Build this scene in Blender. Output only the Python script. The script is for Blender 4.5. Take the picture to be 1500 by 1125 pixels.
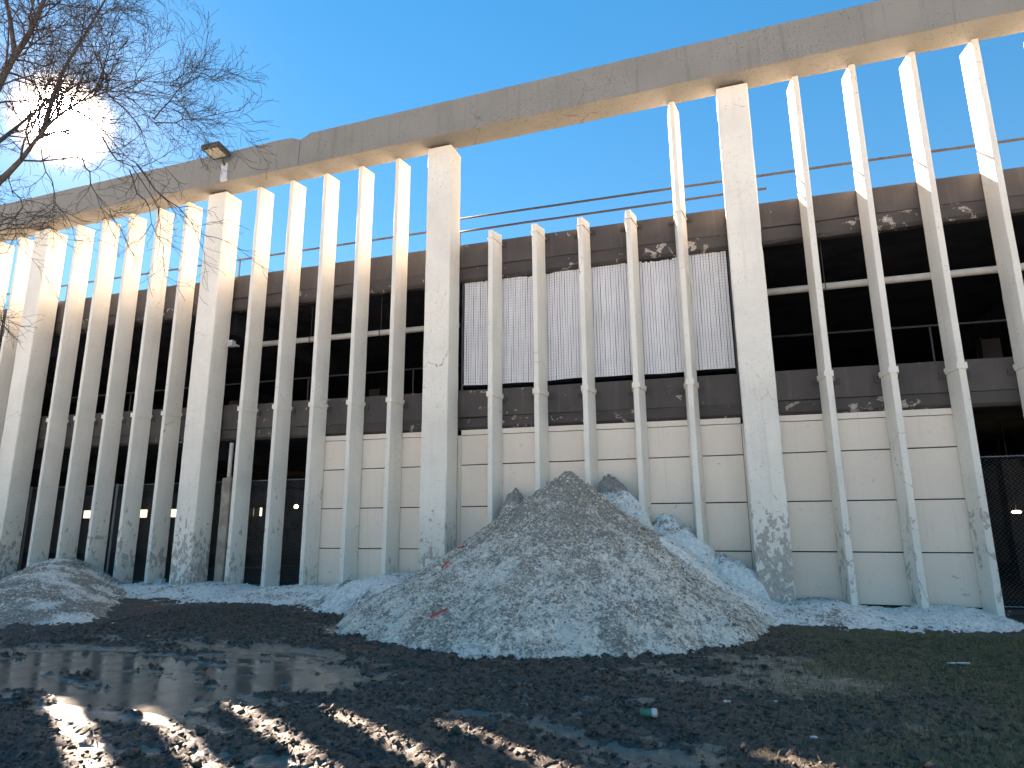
import bpy, bmesh, math, random
import numpy as np
from mathutils import Vector, Matrix

for o in list(bpy.data.objects):
    bpy.data.objects.remove(o, do_unlink=True)
scene = bpy.context.scene
COL = scene.collection
random.seed(7)
RNG = np.random.default_rng(11)

# ------------------------------------------------------------------ camera
CX, CY, CZ = 13.781, -13.82, 1.70
F_PX, YAW, PITCH, ROLL = 941.68, 0.3278, 0.2149, -0.006
_R = Vector((math.cos(YAW), math.sin(YAW), 0))
_Fh = Vector((-math.sin(YAW), math.cos(YAW), 0))
_F = _Fh * math.cos(PITCH) + Vector((0, 0, math.sin(PITCH)))
_U = -_Fh * math.sin(PITCH) + Vector((0, 0, math.cos(PITCH)))
_Rr = _R * math.cos(ROLL) + _U * math.sin(ROLL)
_Ur = -_R * math.sin(ROLL) + _U * math.cos(ROLL)
cam_d = bpy.data.cameras.new('camera')
cam = bpy.data.objects.new('camera', cam_d)
COL.objects.link(cam)
m = Matrix((( _Rr.x, _Ur.x, -_F.x, CX), (_Rr.y, _Ur.y, -_F.y, CY), (_Rr.z, _Ur.z, -_F.z, CZ), (0, 0, 0, 1)))
cam.matrix_world = m
cam_d.sensor_width = 36.0
cam_d.lens = F_PX / 1500.0 * 36.0
cam_d.clip_start = 0.05
cam_d.clip_end = 3000
scene.camera = cam


def ray(u, v):
    d = _Rr * ((u - 750) / F_PX) + _Ur * (-(v - 562.5) / F_PX) + _F
    return d


def at_y(u, v, y):
    d = ray(u, v)
    return Vector((CX, CY, CZ)) + d * ((y - CY) / d.y)


def at_z(u, v, z=0.0):
    d = ray(u, v)
    return Vector((CX, CY, CZ)) + d * ((z - CZ) / d.z)


def at_r(u, v, r):
    """point on the pixel's line of sight, r metres away on plan"""
    d = ray(u, v)
    return Vector((CX, CY, CZ)) + d * (r / math.hypot(d.x, d.y))


# ------------------------------------------------------------------ sky and sun
SUN_EL = math.radians(28.7)
SUN_AZ = math.atan2(-0.733, 0.478)            # measured from +Y towards +X
SUN = Vector((math.cos(SUN_EL) * math.sin(SUN_AZ), math.cos(SUN_EL) * math.cos(SUN_AZ), math.sin(SUN_EL)))
world = bpy.data.worlds.new('World')
scene.world = world
world.use_nodes = True
nt = world.node_tree
nt.nodes.clear()
sky = nt.nodes.new('ShaderNodeTexSky')
sky.sky_type = 'NISHITA'
sky.sun_disc = False
sky.sun_elevation = SUN_EL
sky.sun_rotation = SUN_AZ
sky.altitude = 200
sky.air_density = 1.0
sky.dust_density = 0.0
sky.ozone_density = 3.0
hs = nt.nodes.new('ShaderNodeHueSaturation')
hs.inputs['Saturation'].default_value = 1.82
gam = nt.nodes.new('ShaderNodeGamma')
gam.inputs['Gamma'].default_value = 0.6
nt.links.new(sky.outputs[0], gam.inputs['Color'])
nt.links.new(gam.outputs[0], hs.inputs['Color'])
bg = nt.nodes.new('ShaderNodeBackground')
bg.inputs[1].default_value = 0.064
nt.links.new(hs.outputs[0], bg.inputs[0])
# the burnt-out sun and its aureole: part of the sky, seen in its own direction
tc = nt.nodes.new('ShaderNodeTexCoord')
dot = nt.nodes.new('ShaderNodeVectorMath'); dot.operation = 'DOT_PRODUCT'
dot.inputs[1].default_value = SUN
nrm = nt.nodes.new('ShaderNodeVectorMath'); nrm.operation = 'NORMALIZE'
nt.links.new(tc.outputs['Generated'], nrm.inputs[0])
nt.links.new(nrm.outputs[0], dot.inputs[0])
ac = nt.nodes.new('ShaderNodeMath'); ac.operation = 'ARCCOSINE'
nt.links.new(dot.outputs['Value'], ac.inputs[0])


def wmath(op, a, b):
    n = nt.nodes.new('ShaderNodeMath'); n.operation = op
    for i, q in enumerate((a, b)):
        if isinstance(q, (int, float)):
            n.inputs[i].default_value = q
        elif q is not None:
            nt.links.new(q, n.inputs[i])
    return n.outputs[0]


def lobe(amount, width_deg, power):
    t = wmath('DIVIDE', ac.outputs[0], math.radians(width_deg))
    t = wmath('POWER', t, power)
    e = wmath('EXPONENT', wmath('MULTIPLY', t, -1.0), None)
    return wmath('MULTIPLY', e, amount)


aur = wmath('ADD', lobe(50.0, 1.5, 2.6), lobe(0.10, 4.5, 1.1))
bg2 = nt.nodes.new('ShaderNodeBackground')
bg2.inputs[0].default_value = (1.0, 0.965, 0.90, 1)
nt.links.new(aur, bg2.inputs[1])
addw = nt.nodes.new('ShaderNodeAddShader')
nt.links.new(bg.outputs[0], addw.inputs[0])
nt.links.new(bg2.outputs[0], addw.inputs[1])
wo = nt.nodes.new('ShaderNodeOutputWorld')
nt.links.new(addw.outputs[0], wo.inputs[0])

sl = bpy.data.lights.new('sun', 'SUN')
sl.energy = 5.0
sl.angle = math.radians(0.5)
sl.color = (1.0, 0.955, 0.88)
so = bpy.data.objects.new('sun', sl)
COL.objects.link(so)
so.location = SUN * 60
so.rotation_euler = SUN.to_track_quat('Z', 'Y').to_euler()

vs = scene.view_settings
vs.view_transform = 'Standard'
vs.look = 'None'
vs.exposure = 2.9
vs.use_white_balance = True
vs.white_balance_temperature = 8400
vs.white_balance_tint = 23.0
vs.gamma = 1.0
vs.use_curve_mapping = False
scene.render.engine = 'CYCLES'
scene.cycles.max_bounces = 8
scene.cycles.diffuse_bounces = 4


# ------------------------------------------------------------------ noise
_perm = np.random.default_rng(3).permutation(512)
_ang = np.random.default_rng(4).random(512) * 2 * math.pi
_gx, _gy = np.cos(_ang), np.sin(_ang)


def perlin(x, y):
    x = np.asarray(x, float); y = np.asarray(y, float)
    xi = np.floor(x).astype(int); yi = np.floor(y).astype(int)
    xf = x - xi; yf = y - yi
    u = xf * xf * xf * (xf * (xf * 6 - 15) + 10)
    v = yf * yf * yf * (yf * (yf * 6 - 15) + 10)

    def g(ix, iy, dx, dy):
        h = _perm[(_perm[ix & 511] + iy) & 511]
        return _gx[h] * dx + _gy[h] * dy
    a = g(xi, yi, xf, yf); b = g(xi + 1, yi, xf - 1, yf)
    c = g(xi, yi + 1, xf, yf - 1); d = g(xi + 1, yi + 1, xf - 1, yf - 1)
    return (a + u * (b - a)) * (1 - v) + (c + u * (d - c)) * v * 1.0


def fbm(x, y, o=4, lac=2.03, gain=0.5):
    s = 0; a = 1.0
    for i in range(o):
        s = s + a * perlin(x + 17.3 * i, y - 9.1 * i)
        x = x * lac; y = y * lac; a *= gain
    return s


def ridged(x, y, o=4, gain=0.55):
    s = 0; a = 1.0
    for i in range(o):
        s = s + a * (1 - 2 * np.abs(perlin(x + 31.7 * i, y + 5.3 * i)))
        x = x * 2.1; y = y * 2.1; a *= gain
    return s


def sstep(a, b, x):
    t = np.clip((x - a) / (b - a), 0, 1)
    return t * t * (3 - 2 * t)


# ------------------------------------------------------------------ mesh helpers
def link(me, name, mat=None, parent=None):
    o = bpy.data.objects.new(name, me)
    COL.objects.link(o)
    if mat is not None and not me.materials:
        me.materials.append(mat)
    if parent is not None:
        o.parent = parent
    return o


def tag(o, label, cat, group=None, kind=None):
    if label: o['label'] = label
    if cat: o['category'] = cat
    if group: o['group'] = group
    if kind: o['kind'] = kind
    return o


def thing(name, label, cat, group=None):
    o = bpy.data.objects.new(name, None)
    o.empty_display_size = 0.1
    COL.objects.link(o)
    return tag(o, label, cat, group)


class MB:
    def __init__(s):
        s.v = []; s.f = []

    def add(s, vs_, fs):
        b = len(s.v)
        s.v.extend([tuple(p) for p in vs_])
        s.f.extend([tuple(i + b for i in f) for f in fs])
        return s

    def box(s, x0, x1, y0, y1, z0, z1, dz0=0.0, dz1=0.0):
        """box; dz0 / dz1 shift the bottom / top at the x1 end (sloping pieces)"""
        return s.add([(x0, y0, z0), (x1, y0, z0 + dz0), (x1, y1, z0 + dz0), (x0, y1, z0),
                      (x0, y0, z1), (x1, y0, z1 + dz1), (x1, y1, z1 + dz1), (x0, y1, z1)],
                     [(3, 2, 1, 0), (4, 5, 6, 7), (0, 1, 5, 4), (1, 2, 6, 5), (2, 3, 7, 6), (3, 0, 4, 7)])

    def tube(s, pts, rad, n=6, cap=True):
        pts = [Vector(p) for p in pts]
        k = len(pts)
        if isinstance(rad, (int, float)):
            rad = [rad] * k
        vs_ = []; fs = []
        ref = None
        for i, p in enumerate(pts):
            t = (pts[min(i + 1, k - 1)] - pts[max(i - 1, 0)])
            if t.length < 1e-9: t = Vector((0, 0, 1))
            t.normalize()
            if ref is None:
                ref = Vector((0, 0, 1)) if abs(t.z) < 0.9 else Vector((1, 0, 0))
            a = ref - t * ref.dot(t)
            if a.length < 1e-4:
                a = Vector((1, 0, 0)) - t * t.x
            a.normalize(); ref = a
            b = t.cross(a)
            for j in range(n):
                q = 2 * math.pi * j / n
                vs_.append(p + (a * math.cos(q) + b * math.sin(q)) * rad[i])
        for i in range(k - 1):
            for j in range(n):
                fs.append((i * n + j, i * n + (j + 1) % n, (i + 1) * n + (j + 1) % n, (i + 1) * n + j))
        if cap:
            fs.append(tuple(range(n))[::-1])
            fs.append(tuple(range((k - 1) * n, k * n)))
        return s.add(vs_, fs)

    def mesh(s, name, smooth=False):
        me = bpy.data.meshes.new(name)
        me.from_pydata(s.v, [], s.f)
        me.update()
        if smooth:
            me.polygons.foreach_set('use_smooth', [True] * len(me.polygons))
        return me

    def build(s, name, mat, parent=None, smooth=False):
        return link(s.mesh(name, smooth), name, mat, parent)


def bevel(o, w=0.01, seg=2):
    md = o.modifiers.new('bevel', 'BEVEL')
    md.width = w; md.segments = seg; md.limit_method = 'ANGLE'
    md.angle_limit = math.radians(40)
    return o


def prism_z(prof, z0, z1, seg, jit=0.0, chip=0.0, chips=0, rnd=random):
    """closed vertical prism with jittered arrises and a few broken corners"""
    n = len(prof); mb = MB(); vs_ = []; fs = []
    cx = sum(p[0] for p in prof) / n; cy = sum(p[1] for p in prof) / n
    zs = [z0 + (z1 - z0) * i / seg for i in range(seg + 1)]
    for i in range(1, seg):
        zs[i] += rnd.uniform(-.3, .3) * (z1 - z0) / seg
    broken = {(rnd.randrange(1, seg), rnd.randrange(n)): rnd.uniform(.4, 1) for _ in range(chips)} if seg > 1 else {}
    for i, z in enumerate(zs):
        for j, (x, y) in enumerate(prof):
            e = rnd.uniform(-jit, jit * 0.3)
            e -= chip * broken.get((i, j), 0)
            dx, dy = x - cx, y - cy
            l = math.hypot(dx, dy)
            vs_.append((x + dx / l * e, y + dy / l * e, z))
    for i in range(seg):
        for j in range(n):
            fs.append((i * n + j, i * n + (j + 1) % n, (i + 1) * n + (j + 1) % n, (i + 1) * n + j))
    fs.append(tuple(range(n))[::-1]); fs.append(tuple(range(seg * n, seg * n + n)))
    return mb.add(vs_, fs)


def prism_x(prof, x0, x1, seg, jit=0.0, chip=0.0, chips=0, rnd=random, dz=0.0):
    n = len(prof); mb = MB(); vs_ = []; fs = []
    cy = sum(p[0] for p in prof) / n; cz = sum(p[1] for p in prof) / n
    broken = {(rnd.randrange(1, seg), rnd.randrange(n)): rnd.uniform(.3, 1) for _ in range(chips)} if seg > 1 else {}
    for i in range(seg + 1):
        t = i / seg
        if 0 < i < seg: t += rnd.uniform(-.3, .3) / seg
        x = x0 + (x1 - x0) * t
        for j, (y, z) in enumerate(prof):
            e = rnd.uniform(-jit, jit * .3) - chip * broken.get((i, j), 0)
            dy, dzz = y - cy, z - cz
            l = math.hypot(dy, dzz)
            vs_.append((x, y + dy / l * e, z + dzz / l * e + dz * t))
    for i in range(seg):
        for j in range(n):
            fs.append((i * n + j, (i + 1) * n + j, (i + 1) * n + (j + 1) % n, i * n + (j + 1) % n))
    fs.append(tuple(range(n))); fs.append(tuple(range(seg * n, seg * n + n))[::-1])
    return mb.add(vs_, fs)


def chamfer(prof, c):
    """cut the corners of a closed outline"""
    out = []
    n = len(prof)
    for i in range(n):
        p = Vector(prof[i]); a = Vector(prof[i - 1]); b = Vector(prof[(i + 1) % n])
        out.append(tuple(p + (a - p).normalized() * c)); out.append(tuple(p + (b - p).normalized() * c))
    return out


def fix_normals(o):
    bm = bmesh.new(); bm.from_mesh(o.data)
    bmesh.ops.recalc_face_normals(bm, faces=bm.faces)
    bm.to_mesh(o.data); bm.free()
    return o


def grid_mesh(name, xs, ys, Z, smooth=True, attrs=None, keep=None):
    ny, nx = Z.shape
    X, Y = np.meshgrid(xs, ys)
    co = np.stack([X.ravel(), Y.ravel(), Z.ravel()], 1)
    i = np.arange(nx * ny).reshape(ny, nx)
    q = np.stack([i[:-1, :-1], i[:-1, 1:], i[1:, 1:], i[1:, :-1]], -1).reshape(-1, 4)
    if keep is not None:
        k = (keep[:-1, :-1] | keep[:-1, 1:] | keep[1:, 1:] | keep[1:, :-1]).ravel()
        q = q[k]
        used = np.unique(q)
        remap = -np.ones(nx * ny, int); remap[used] = np.arange(len(used))
        co = co[used]; q = remap[q]
    else:
        used = None
    me = bpy.data.meshes.new(name)
    me.vertices.add(len(co)); me.vertices.foreach_set('co', co.ravel())
    me.loops.add(q.size); me.loops.foreach_set('vertex_index', q.ravel())
    me.polygons.add(len(q))
    me.polygons.foreach_set('loop_start', np.arange(0, q.size, 4))
    me.polygons.foreach_set('use_smooth', np.full(len(q), smooth))
    me.update(calc_edges=True)
    for an, av in (attrs or {}).items():
        a = me.attributes.new(an, 'FLOAT', 'POINT')
        d = av.ravel()
        if used is not None: d = d[used]
        a.data.foreach_set('value', d.astype(np.float32))
    return me


# ------------------------------------------------------------------ materials
class NT:
    def __init__(s, name, rough=0.85, spec=0.3):
        s.mat = bpy.data.materials.new(name)
        s.mat.use_nodes = True
        s.t = s.mat.node_tree
        s.b = s.t.nodes['Principled BSDF']
        s.b.inputs['Roughness'].default_value = rough
        s.b.inputs['Specular IOR Level'].default_value = spec
        g = s.t.nodes.new('ShaderNodeNewGeometry')
        s.pos = g.outputs['Position']

    def n(s, t, **kw):
        nd = s.t.nodes.new(t)
        for k, v in kw.items(): setattr(nd, k, v)
        return nd

    def put(s, sock, v):
        if hasattr(v, 'is_output') or hasattr(v, 'links'):
            s.t.links.new(v, sock)
        else:
            if isinstance(v, (tuple, list)) and len(v) == 3 and sock.type == 'RGBA': v = (*v, 1)
            sock.default_value = v

    def scale(s, vec, sc):
        nd = s.n('ShaderNodeVectorMath', operation='MULTIPLY')
        s.put(nd.inputs[0], vec); nd.inputs[1].default_value = sc
        return nd.outputs[0]

    def noise(s, scale, detail=4, rough=.55, vec=None, dist=0.0):
        nd = s.n('ShaderNodeTexNoise')
        s.put(nd.inputs['Vector'], vec or s.pos)
        nd.inputs['Scale'].default_value = scale; nd.inputs['Detail'].default_value = detail
        nd.inputs['Roughness'].default_value = rough; nd.inputs['Distortion'].default_value = dist
        return nd.outputs[0]

    def vor(s, scale, vec=None, feat='F1'):
        nd = s.n('ShaderNodeTexVoronoi', feature=feat)
        s.put(nd.inputs['Vector'], vec or s.pos); nd.inputs['Scale'].default_value = scale
        return nd.outputs['Distance']

    def math(s, op, a, b=0.0, clamp=False):
        nd = s.n('ShaderNodeMath', operation=op, use_clamp=clamp)
        s.put(nd.inputs[0], a)
        if b is not None: s.put(nd.inputs[1], b)
        return nd.outputs[0]

    def ramp(s, v, a, b, lo=0.0, hi=1.0):
        nd = s.n('ShaderNodeMapRange', interpolation_type='SMOOTHSTEP')
        s.put(nd.inputs['Value'], v)
        for k, q in (('From Min', a), ('From Max', b), ('To Min', lo), ('To Max', hi)): s.put(nd.inputs[k], q)
        return nd.outputs[0]

    def mix(s, f, a, b, blend='MIX'):
        nd = s.n('ShaderNodeMix', data_type='RGBA', blend_type=blend)
        s.put(nd.inputs[0], f); s.put(nd.inputs[6], a); s.put(nd.inputs[7], b)
        return nd.outputs[2]

    def sep(s, vec=None):
        nd = s.n('ShaderNodeSeparateXYZ'); s.put(nd.inputs[0], vec or s.pos)
        return nd.outputs

    def attr(s, name):
        nd = s.n('ShaderNodeAttribute', attribute_name=name)
        return nd.outputs['Fac']

    def bump(s, h, strength=.4, dist=.01):
        nd = s.n('ShaderNodeBump')
        nd.inputs['Strength'].default_value = strength; nd.inputs['Distance'].default_value = dist
        s.put(nd.inputs['Height'], h)
        s.t.links.new(nd.outputs[0], s.b.inputs['Normal'])

    def color(s, c): s.put(s.b.inputs['Base Color'], c); return s
    def rough(s, r): s.put(s.b.inputs['Roughness'], r); return s


def plain(name, col, rough=.6, metal=0.0, var=.12, sc=6.0, spec=.3):
    t = NT(name, rough, spec)
    c2 = tuple(q * (1 - var * 2) for q in col)
    t.color(t.mix(t.ramp(t.noise(sc, 5), .35, .7), col, c2))
    t.b.inputs['Metallic'].default_value = metal
    return t.mat


def concrete(name, paint, bare, peel_hi, pits=.5, stain=.25, lo=.50, hi=.74, fs=6.5):
    """painted concrete: flakes lost mostly near the ground, pits, rain streaks"""
    t = NT(name, .82, .25)
    z = t.sep()[2]
    big = t.noise(.9, 4)
    fine = t.noise(38, 6, .65)
    streak = t.noise(1.0, 5, .6, t.scale(t.pos, (7.0, 7.0, .45)))
    c = t.mix(t.ramp(big, .3, .72), paint, tuple(q * .86 for q in paint))
    oi = t.n('ShaderNodeObjectInfo').outputs['Random']
    c = t.mix(t.math('MULTIPLY', oi, .3), c, tuple(q * .84 for q in paint))
    c = t.mix(t.math('MULTIPLY', t.ramp(streak, .52, .78), stain), c, tuple(q * .55 for q in paint))
    c = t.mix(t.math('MULTIPLY', t.ramp(fine, .45, .75), .28), c, tuple(q * .62 for q in paint))
    # flakes
    flake = t.noise(fs, 10, .66, t.scale(t.pos, (1.0, 1.0, .62)), .5)
    th = t.math('ADD', t.ramp(z, 0.0, 4.4, lo, hi), t.math('MULTIPLY', t.math('SUBTRACT', t.noise(.33, 2), .5), .30))
    pm = t.ramp(t.math('SUBTRACT', flake, th), 0.0, .018)
    barec = t.mix(t.ramp(t.noise(14, 6, .7), .35, .65), bare, tuple(q * .72 for q in bare))
    c = t.mix(pm, c, barec)
    spk = t.math('MULTIPLY', t.ramp(t.noise(17, 9, .78), .56, .61), t.ramp(t.noise(.8, 4), .42, .60))
    c = t.mix(t.math('MULTIPLY', spk, min(1, .55 * pits)), c, tuple(q * .40 for q in bare))
    wp = t.n('ShaderNodeVectorMath', operation='ADD')
    t.put(wp.inputs[0], t.pos)
    nz = t.n('ShaderNodeTexNoise'); t.put(nz.inputs['Vector'], t.pos); nz.inputs['Scale'].default_value = 3.0; nz.inputs['Detail'].default_value = 6
    t.put(wp.inputs[1], t.scale(nz.outputs[1], (.45, .45, .45)))
    ck = t.math('MULTIPLY', t.math('LESS_THAN', t.vor(.75, wp.outputs[0], 'DISTANCE_TO_EDGE'), .0035), t.ramp(t.noise(.5, 2), .60, .63))
    c = t.mix(t.math('MULTIPLY', ck, .7), c, tuple(q * .35 for q in bare))
    # bug holes
    v = t.vor(9)
    pm2 = t.math('MULTIPLY', t.math('LESS_THAN', v, .10), t.ramp(t.noise(1.7, 3), .5 - pits * .2, .62))
    c = t.mix(t.math('MULTIPLY', pm2, .75), c, tuple(q * .35 for q in bare))
    t.color(c)
    h = t.math('ADD', t.math('MULTIPLY', fine, .35), t.math('MULTIPLY', pm, -.7))
    h = t.math('ADD', h, t.math('MULTIPLY', pm2, -1.0))
    t.bump(h, .45, .006)
    return t.mat


M = {}
M['conc'] = concrete('painted_concrete', (.89, .82, .705), (.54, .47, .40), 1.0, lo=.455, hi=.80, fs=9.0)
M['fin'] = concrete('painted_fin_concrete', (.88, .81, .70), (.58, .52, .45), 1.0, lo=.545, hi=.72, fs=5.0)
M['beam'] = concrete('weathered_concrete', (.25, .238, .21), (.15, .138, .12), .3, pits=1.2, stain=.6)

t = NT('brown_paint', .62, .35)
st = t.noise(1.0, 5, .65, t.scale(t.pos, (9.0, 9.0, .5)))
c = t.mix(t.ramp(t.noise(1.2, 4), .3, .7), (.062, .052, .048), (.088, .074, .066))
c = t.mix(t.math('MULTIPLY', t.ramp(st, .5, .8), .55), c, (.135, .115, .10))
fl = t.noise(5.5, 8, .62, t.pos, .4)
pk = t.ramp(t.noise(.55, 2), .40, .62, .78, .62)
pm = t.ramp(t.math('SUBTRACT', fl, pk), 0, .02)
c = t.mix(pm, c, t.mix(t.ramp(t.noise(20, 4), .4, .6), (.42, .38, .33), (.26, .23, .20)))
t.color(c)
t.bump(t.math('ADD', t.math('MULTIPLY', pm, -.6), t.math('MULTIPLY', t.noise(30, 5), .3)), .4, .006)
M['brown'] = t.mat

t = NT('brown_paint_flaking', .65, .35)
c = t.mix(t.ramp(t.noise(1.2, 4), .3, .7), (.055, .047, .043), (.08, .067, .06))
fl = t.noise(4.2, 8, .66, t.pos, .8)
pk = t.ramp(t.noise(.5, 2), .38, .60, .72, .545)
pm = t.ramp(t.math('SUBTRACT', fl, pk), 0, .02)
c = t.mix(pm, c, t.mix(t.ramp(t.noise(20, 4), .4, .6), (.45, .40, .34), (.27, .24, .21)))
t.color(c)
t.bump(t.math('ADD', t.math('MULTIPLY', pm, -.6), t.math('MULTIPLY', t.noise(30, 5), .3)), .4, .006)
M['brown_flake'] = t.mat

t = NT('beige_panel', .6, .3)
sx = t.scale(t.pos, (1.0, 1.0, .25))
oi = t.n('ShaderNodeObjectInfo').outputs['Random']
c = t.mix(t.ramp(t.noise(1.1, 3, .5, sx), .3, .7), (.90, .78, .655), (.82, .705, .59))
c = t.mix(t.math('MULTIPLY', oi, .35), c, (.76, .665, .565))
rs = t.noise(1.0, 6, .65, t.scale(t.pos, (8.0, 8.0, .35)))
c = t.mix(t.math('MULTIPLY', t.ramp(rs, .55, .80), .30), c, (.40, .345, .29))
c = t.mix(t.math('MULTIPLY', t.ramp(t.noise(7, 6, .7), .58, .78), .35), c, (.33, .29, .25))
sc_ = t.math('MULTIPLY', t.ramp(t.noise(2.6, 7, .7, t.scale(t.pos, (1, 1, 1.6))), .66, .72), .6)
c = t.mix(sc_, c, (.26, .235, .21))
t.color(c)
t.bump(t.noise(3.0, 3), .12, .02)
M['panel'] = t.mat
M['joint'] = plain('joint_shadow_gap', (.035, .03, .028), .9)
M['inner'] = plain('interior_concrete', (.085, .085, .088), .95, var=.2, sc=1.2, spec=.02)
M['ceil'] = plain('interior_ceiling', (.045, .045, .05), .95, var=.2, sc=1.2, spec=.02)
M['deck'] = plain('roof_deck', (.42, .37, .285), .9, var=.15, sc=.8)
M['curb'] = concrete('dark_curb', (.075, .07, .068), (.34, .31, .27), 2.5, lo=.56, hi=.6)
M['steel'] = plain('painted_steel', (.10, .09, .085), .5)
M['plate'] = plain('brown_plate', (.062, .054, .05), .5)
M['rail'] = plain('galvanised_pipe', (.06, .06, .065), .6, .0)
M['pvc'] = plain('white_pipe', (.66, .62, .56), .45, var=.06)
M['greybox'] = plain('grey_box', (.55, .56, .58), .5)
M['wire'] = plain('galvanised_wire', (.50, .52, .53), .5, .0)
M['slatwire'] = plain('weathered_wire', (.13, .13, .135), .6, .2)
M['slat'] = plain('white_slat', (.93, .93, .94), .45, var=.05, sc=1.5)
M['fixture'] = plain('bronze_fixture', (.085, .075, .06), .5)
t = NT('fixture_lens', .15, .6); t.color((.42, .40, .30)); M['lens'] = t.mat
M['tan'] = plain('tan_sleeve', (.42, .36, .30), .7, var=.2, sc=3)
M['pad'] = plain('bearing_pad', (.10, .06, .04), .9)
t = NT('lit_lamp'); t.color((.9, .85, .6))
t.b.inputs['Emission Color'].default_value = (1, .86, .55, 1); t.b.inputs['Emission Strength'].default_value = 3.0
M['lamp'] = t.mat

# bark
t = NT('bark', .9, .2)
t.color(t.mix(t.ramp(t.noise(9, 6, .7), .35, .65), (.11, .092, .078), (.06, .05, .043)))
t.bump(t.noise(30, 6, .7), .6, .01)
M['bark'] = t.mat
M['twig'] = plain('twig_bark', (.062, .048, .042), .85)


def snow_mat(name, dirt_amt, tint=(.64, .62, .585), bs=1.0):
    """old crusted snow: grit-speckled, the dirt attribute says how dirty"""
    t = NT(name, .75, .3)
    dirt = t.attr('dirt')
    n1 = t.noise(9.0, 9, .74, t.pos, .35)
    n2 = t.noise(31, 7, .72)
    n3 = t.noise(2.4, 4, .6)
    f = t.math('ADD', t.math('MULTIPLY', n1, .50), t.math('MULTIPLY', n2, .50))
    f = t.math('ADD', f, t.math('MULTIPLY', t.math('SUBTRACT', n3, .5), .35))
    th = t.math('SUBTRACT', .635, t.math('MULTIPLY', dirt, dirt_amt))
    dm = t.ramp(t.math('SUBTRACT', f, th), -.055, .035)
    clean = t.mix(t.ramp(t.noise(13, 6, .7), .35, .65), tint, tuple(q * .74 for q in tint))
    mud = t.mix(t.ramp(t.noise(18, 6, .7), .35, .65), (.37, .31, .24), (.155, .128, .098))
    c = t.mix(t.math('MULTIPLY', dm, .9), clean, mud)
    v = t.vor(48)
    gr = t.math('MULTIPLY', t.math('LESS_THAN', v, .25), t.math('ADD', t.math('MULTIPLY', dirt, .45), .08), True)
    c = t.mix(gr, c, (.05, .043, .036))
    t.color(c)
    h = t.math('ADD', t.math('MULTIPLY', n1, 1.6), t.math('MULTIPLY', n2, .8))
    h = t.math('ADD', h, t.math('MULTIPLY', t.noise(75, 4, .7), .35))
    t.bump(h, .55, .018 * bs)
    return t.mat


M['snow_dirty'] = snow_mat('dirty_snow', .30, (.90, .79, .665), 1.3)
M['snow'] = snow_mat('old_snow', .25, (.93, .875, .79), 1.0)
M['snow_black'] = snow_mat('muddy_snow', .37, (.90, .835, .745), 1.1)

# ground: clods dark, silt pale and wet
t = NT('mud', .7, .45)
cl = t.attr('clod'); gr = t.attr('green')
n1 = t.noise(7, 7, .7); n2 = t.noise(40, 5, .7)
dark = t.mix(t.ramp(n2, .35, .7), (.034, .027, .021), (.112, .092, .070))
silt = t.mix(t.ramp(n1, .3, .7), (.25, .21, .16), (.145, .121, .092))
f = t.ramp(t.math('ADD', cl, t.math('MULTIPLY', t.math('SUBTRACT', n1, .5), .55)), .32, .60)
c = t.mix(f, silt, dark)
far = t.math('MULTIPLY', t.ramp(t.sep()[1], -11.3, -12.5), t.ramp(t.noise(.35, 5), .28, .36))  # unseen snow patches behind the camera, added to bounce sunlight onto the facade
turf = t.mix(t.ramp(n2, .3, .7), (.052, .060, .024), (.098, .085, .045))
c = t.mix(t.ramp(t.math('ADD', gr, t.math('MULTIPLY', t.math('SUBTRACT', n1, .5), .9)), .35, .75), c, turf)
c = t.mix(far, c, (.50, .50, .51))
t.color(c)
t.rough(t.ramp(f, 0, 1, .27, .62))
t.bump(t.math('ADD', t.math('ADD', n2, t.math('MULTIPLY', n1, .8)), t.math('MULTIPLY', t.noise(110, 4, .7), .5)), .6, .014)
M['mud'] = t.mat

t = NT('puddle_water', .035, .5)
t.color((.125, .115, .096))
t.b.inputs['IOR'].default_value = 1.33
t.rough(t.ramp(t.noise(3.5, 5), .35, .65, .09, .20))
t.bump(t.math('ADD', t.noise(6, 3), t.math('MULTIPLY', t.noise(40, 3), .15)), .07, .01)
M['water'] = t.mat
t = NT('grass_blade', .7, .3)
t.color(t.mix(t.attr('tone'), (.052, .072, .022), (.17, .145, .078)))
M['grass'] = t.mat

# ------------------------------------------------------------------ ground
def fine_axis(lo, hi, step, far_lo, far_hi):
    core = np.arange(lo, hi + step / 2, step)
    a = []; d = step; x = lo
    while x > far_lo:
        d *= 1.35; x -= d; a.append(x)
    b = []; d = step; x = core[-1]
    while x < far_hi:
        d *= 1.35; x += d; b.append(x)
    return np.concatenate([np.array(a[::-1]), core, np.array(b)])


gx = fine_axis(1.5, 20.0, .036, -700, 700)
gy = fine_axis(-11.6, -1.2, .036, -700, 700)
GX, GY = np.meshgrid(gx, gy)


def green_mask(x, y):
    w = fbm(x * .55 + 3, y * .55, 3) * 1.5
    return sstep(12.6, 16.4, x + .55 * (y + 5.0) * -1.0 * -.45 + w + .25 * (-y - 5)) * sstep(-1.2, -2.4, y)


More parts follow.
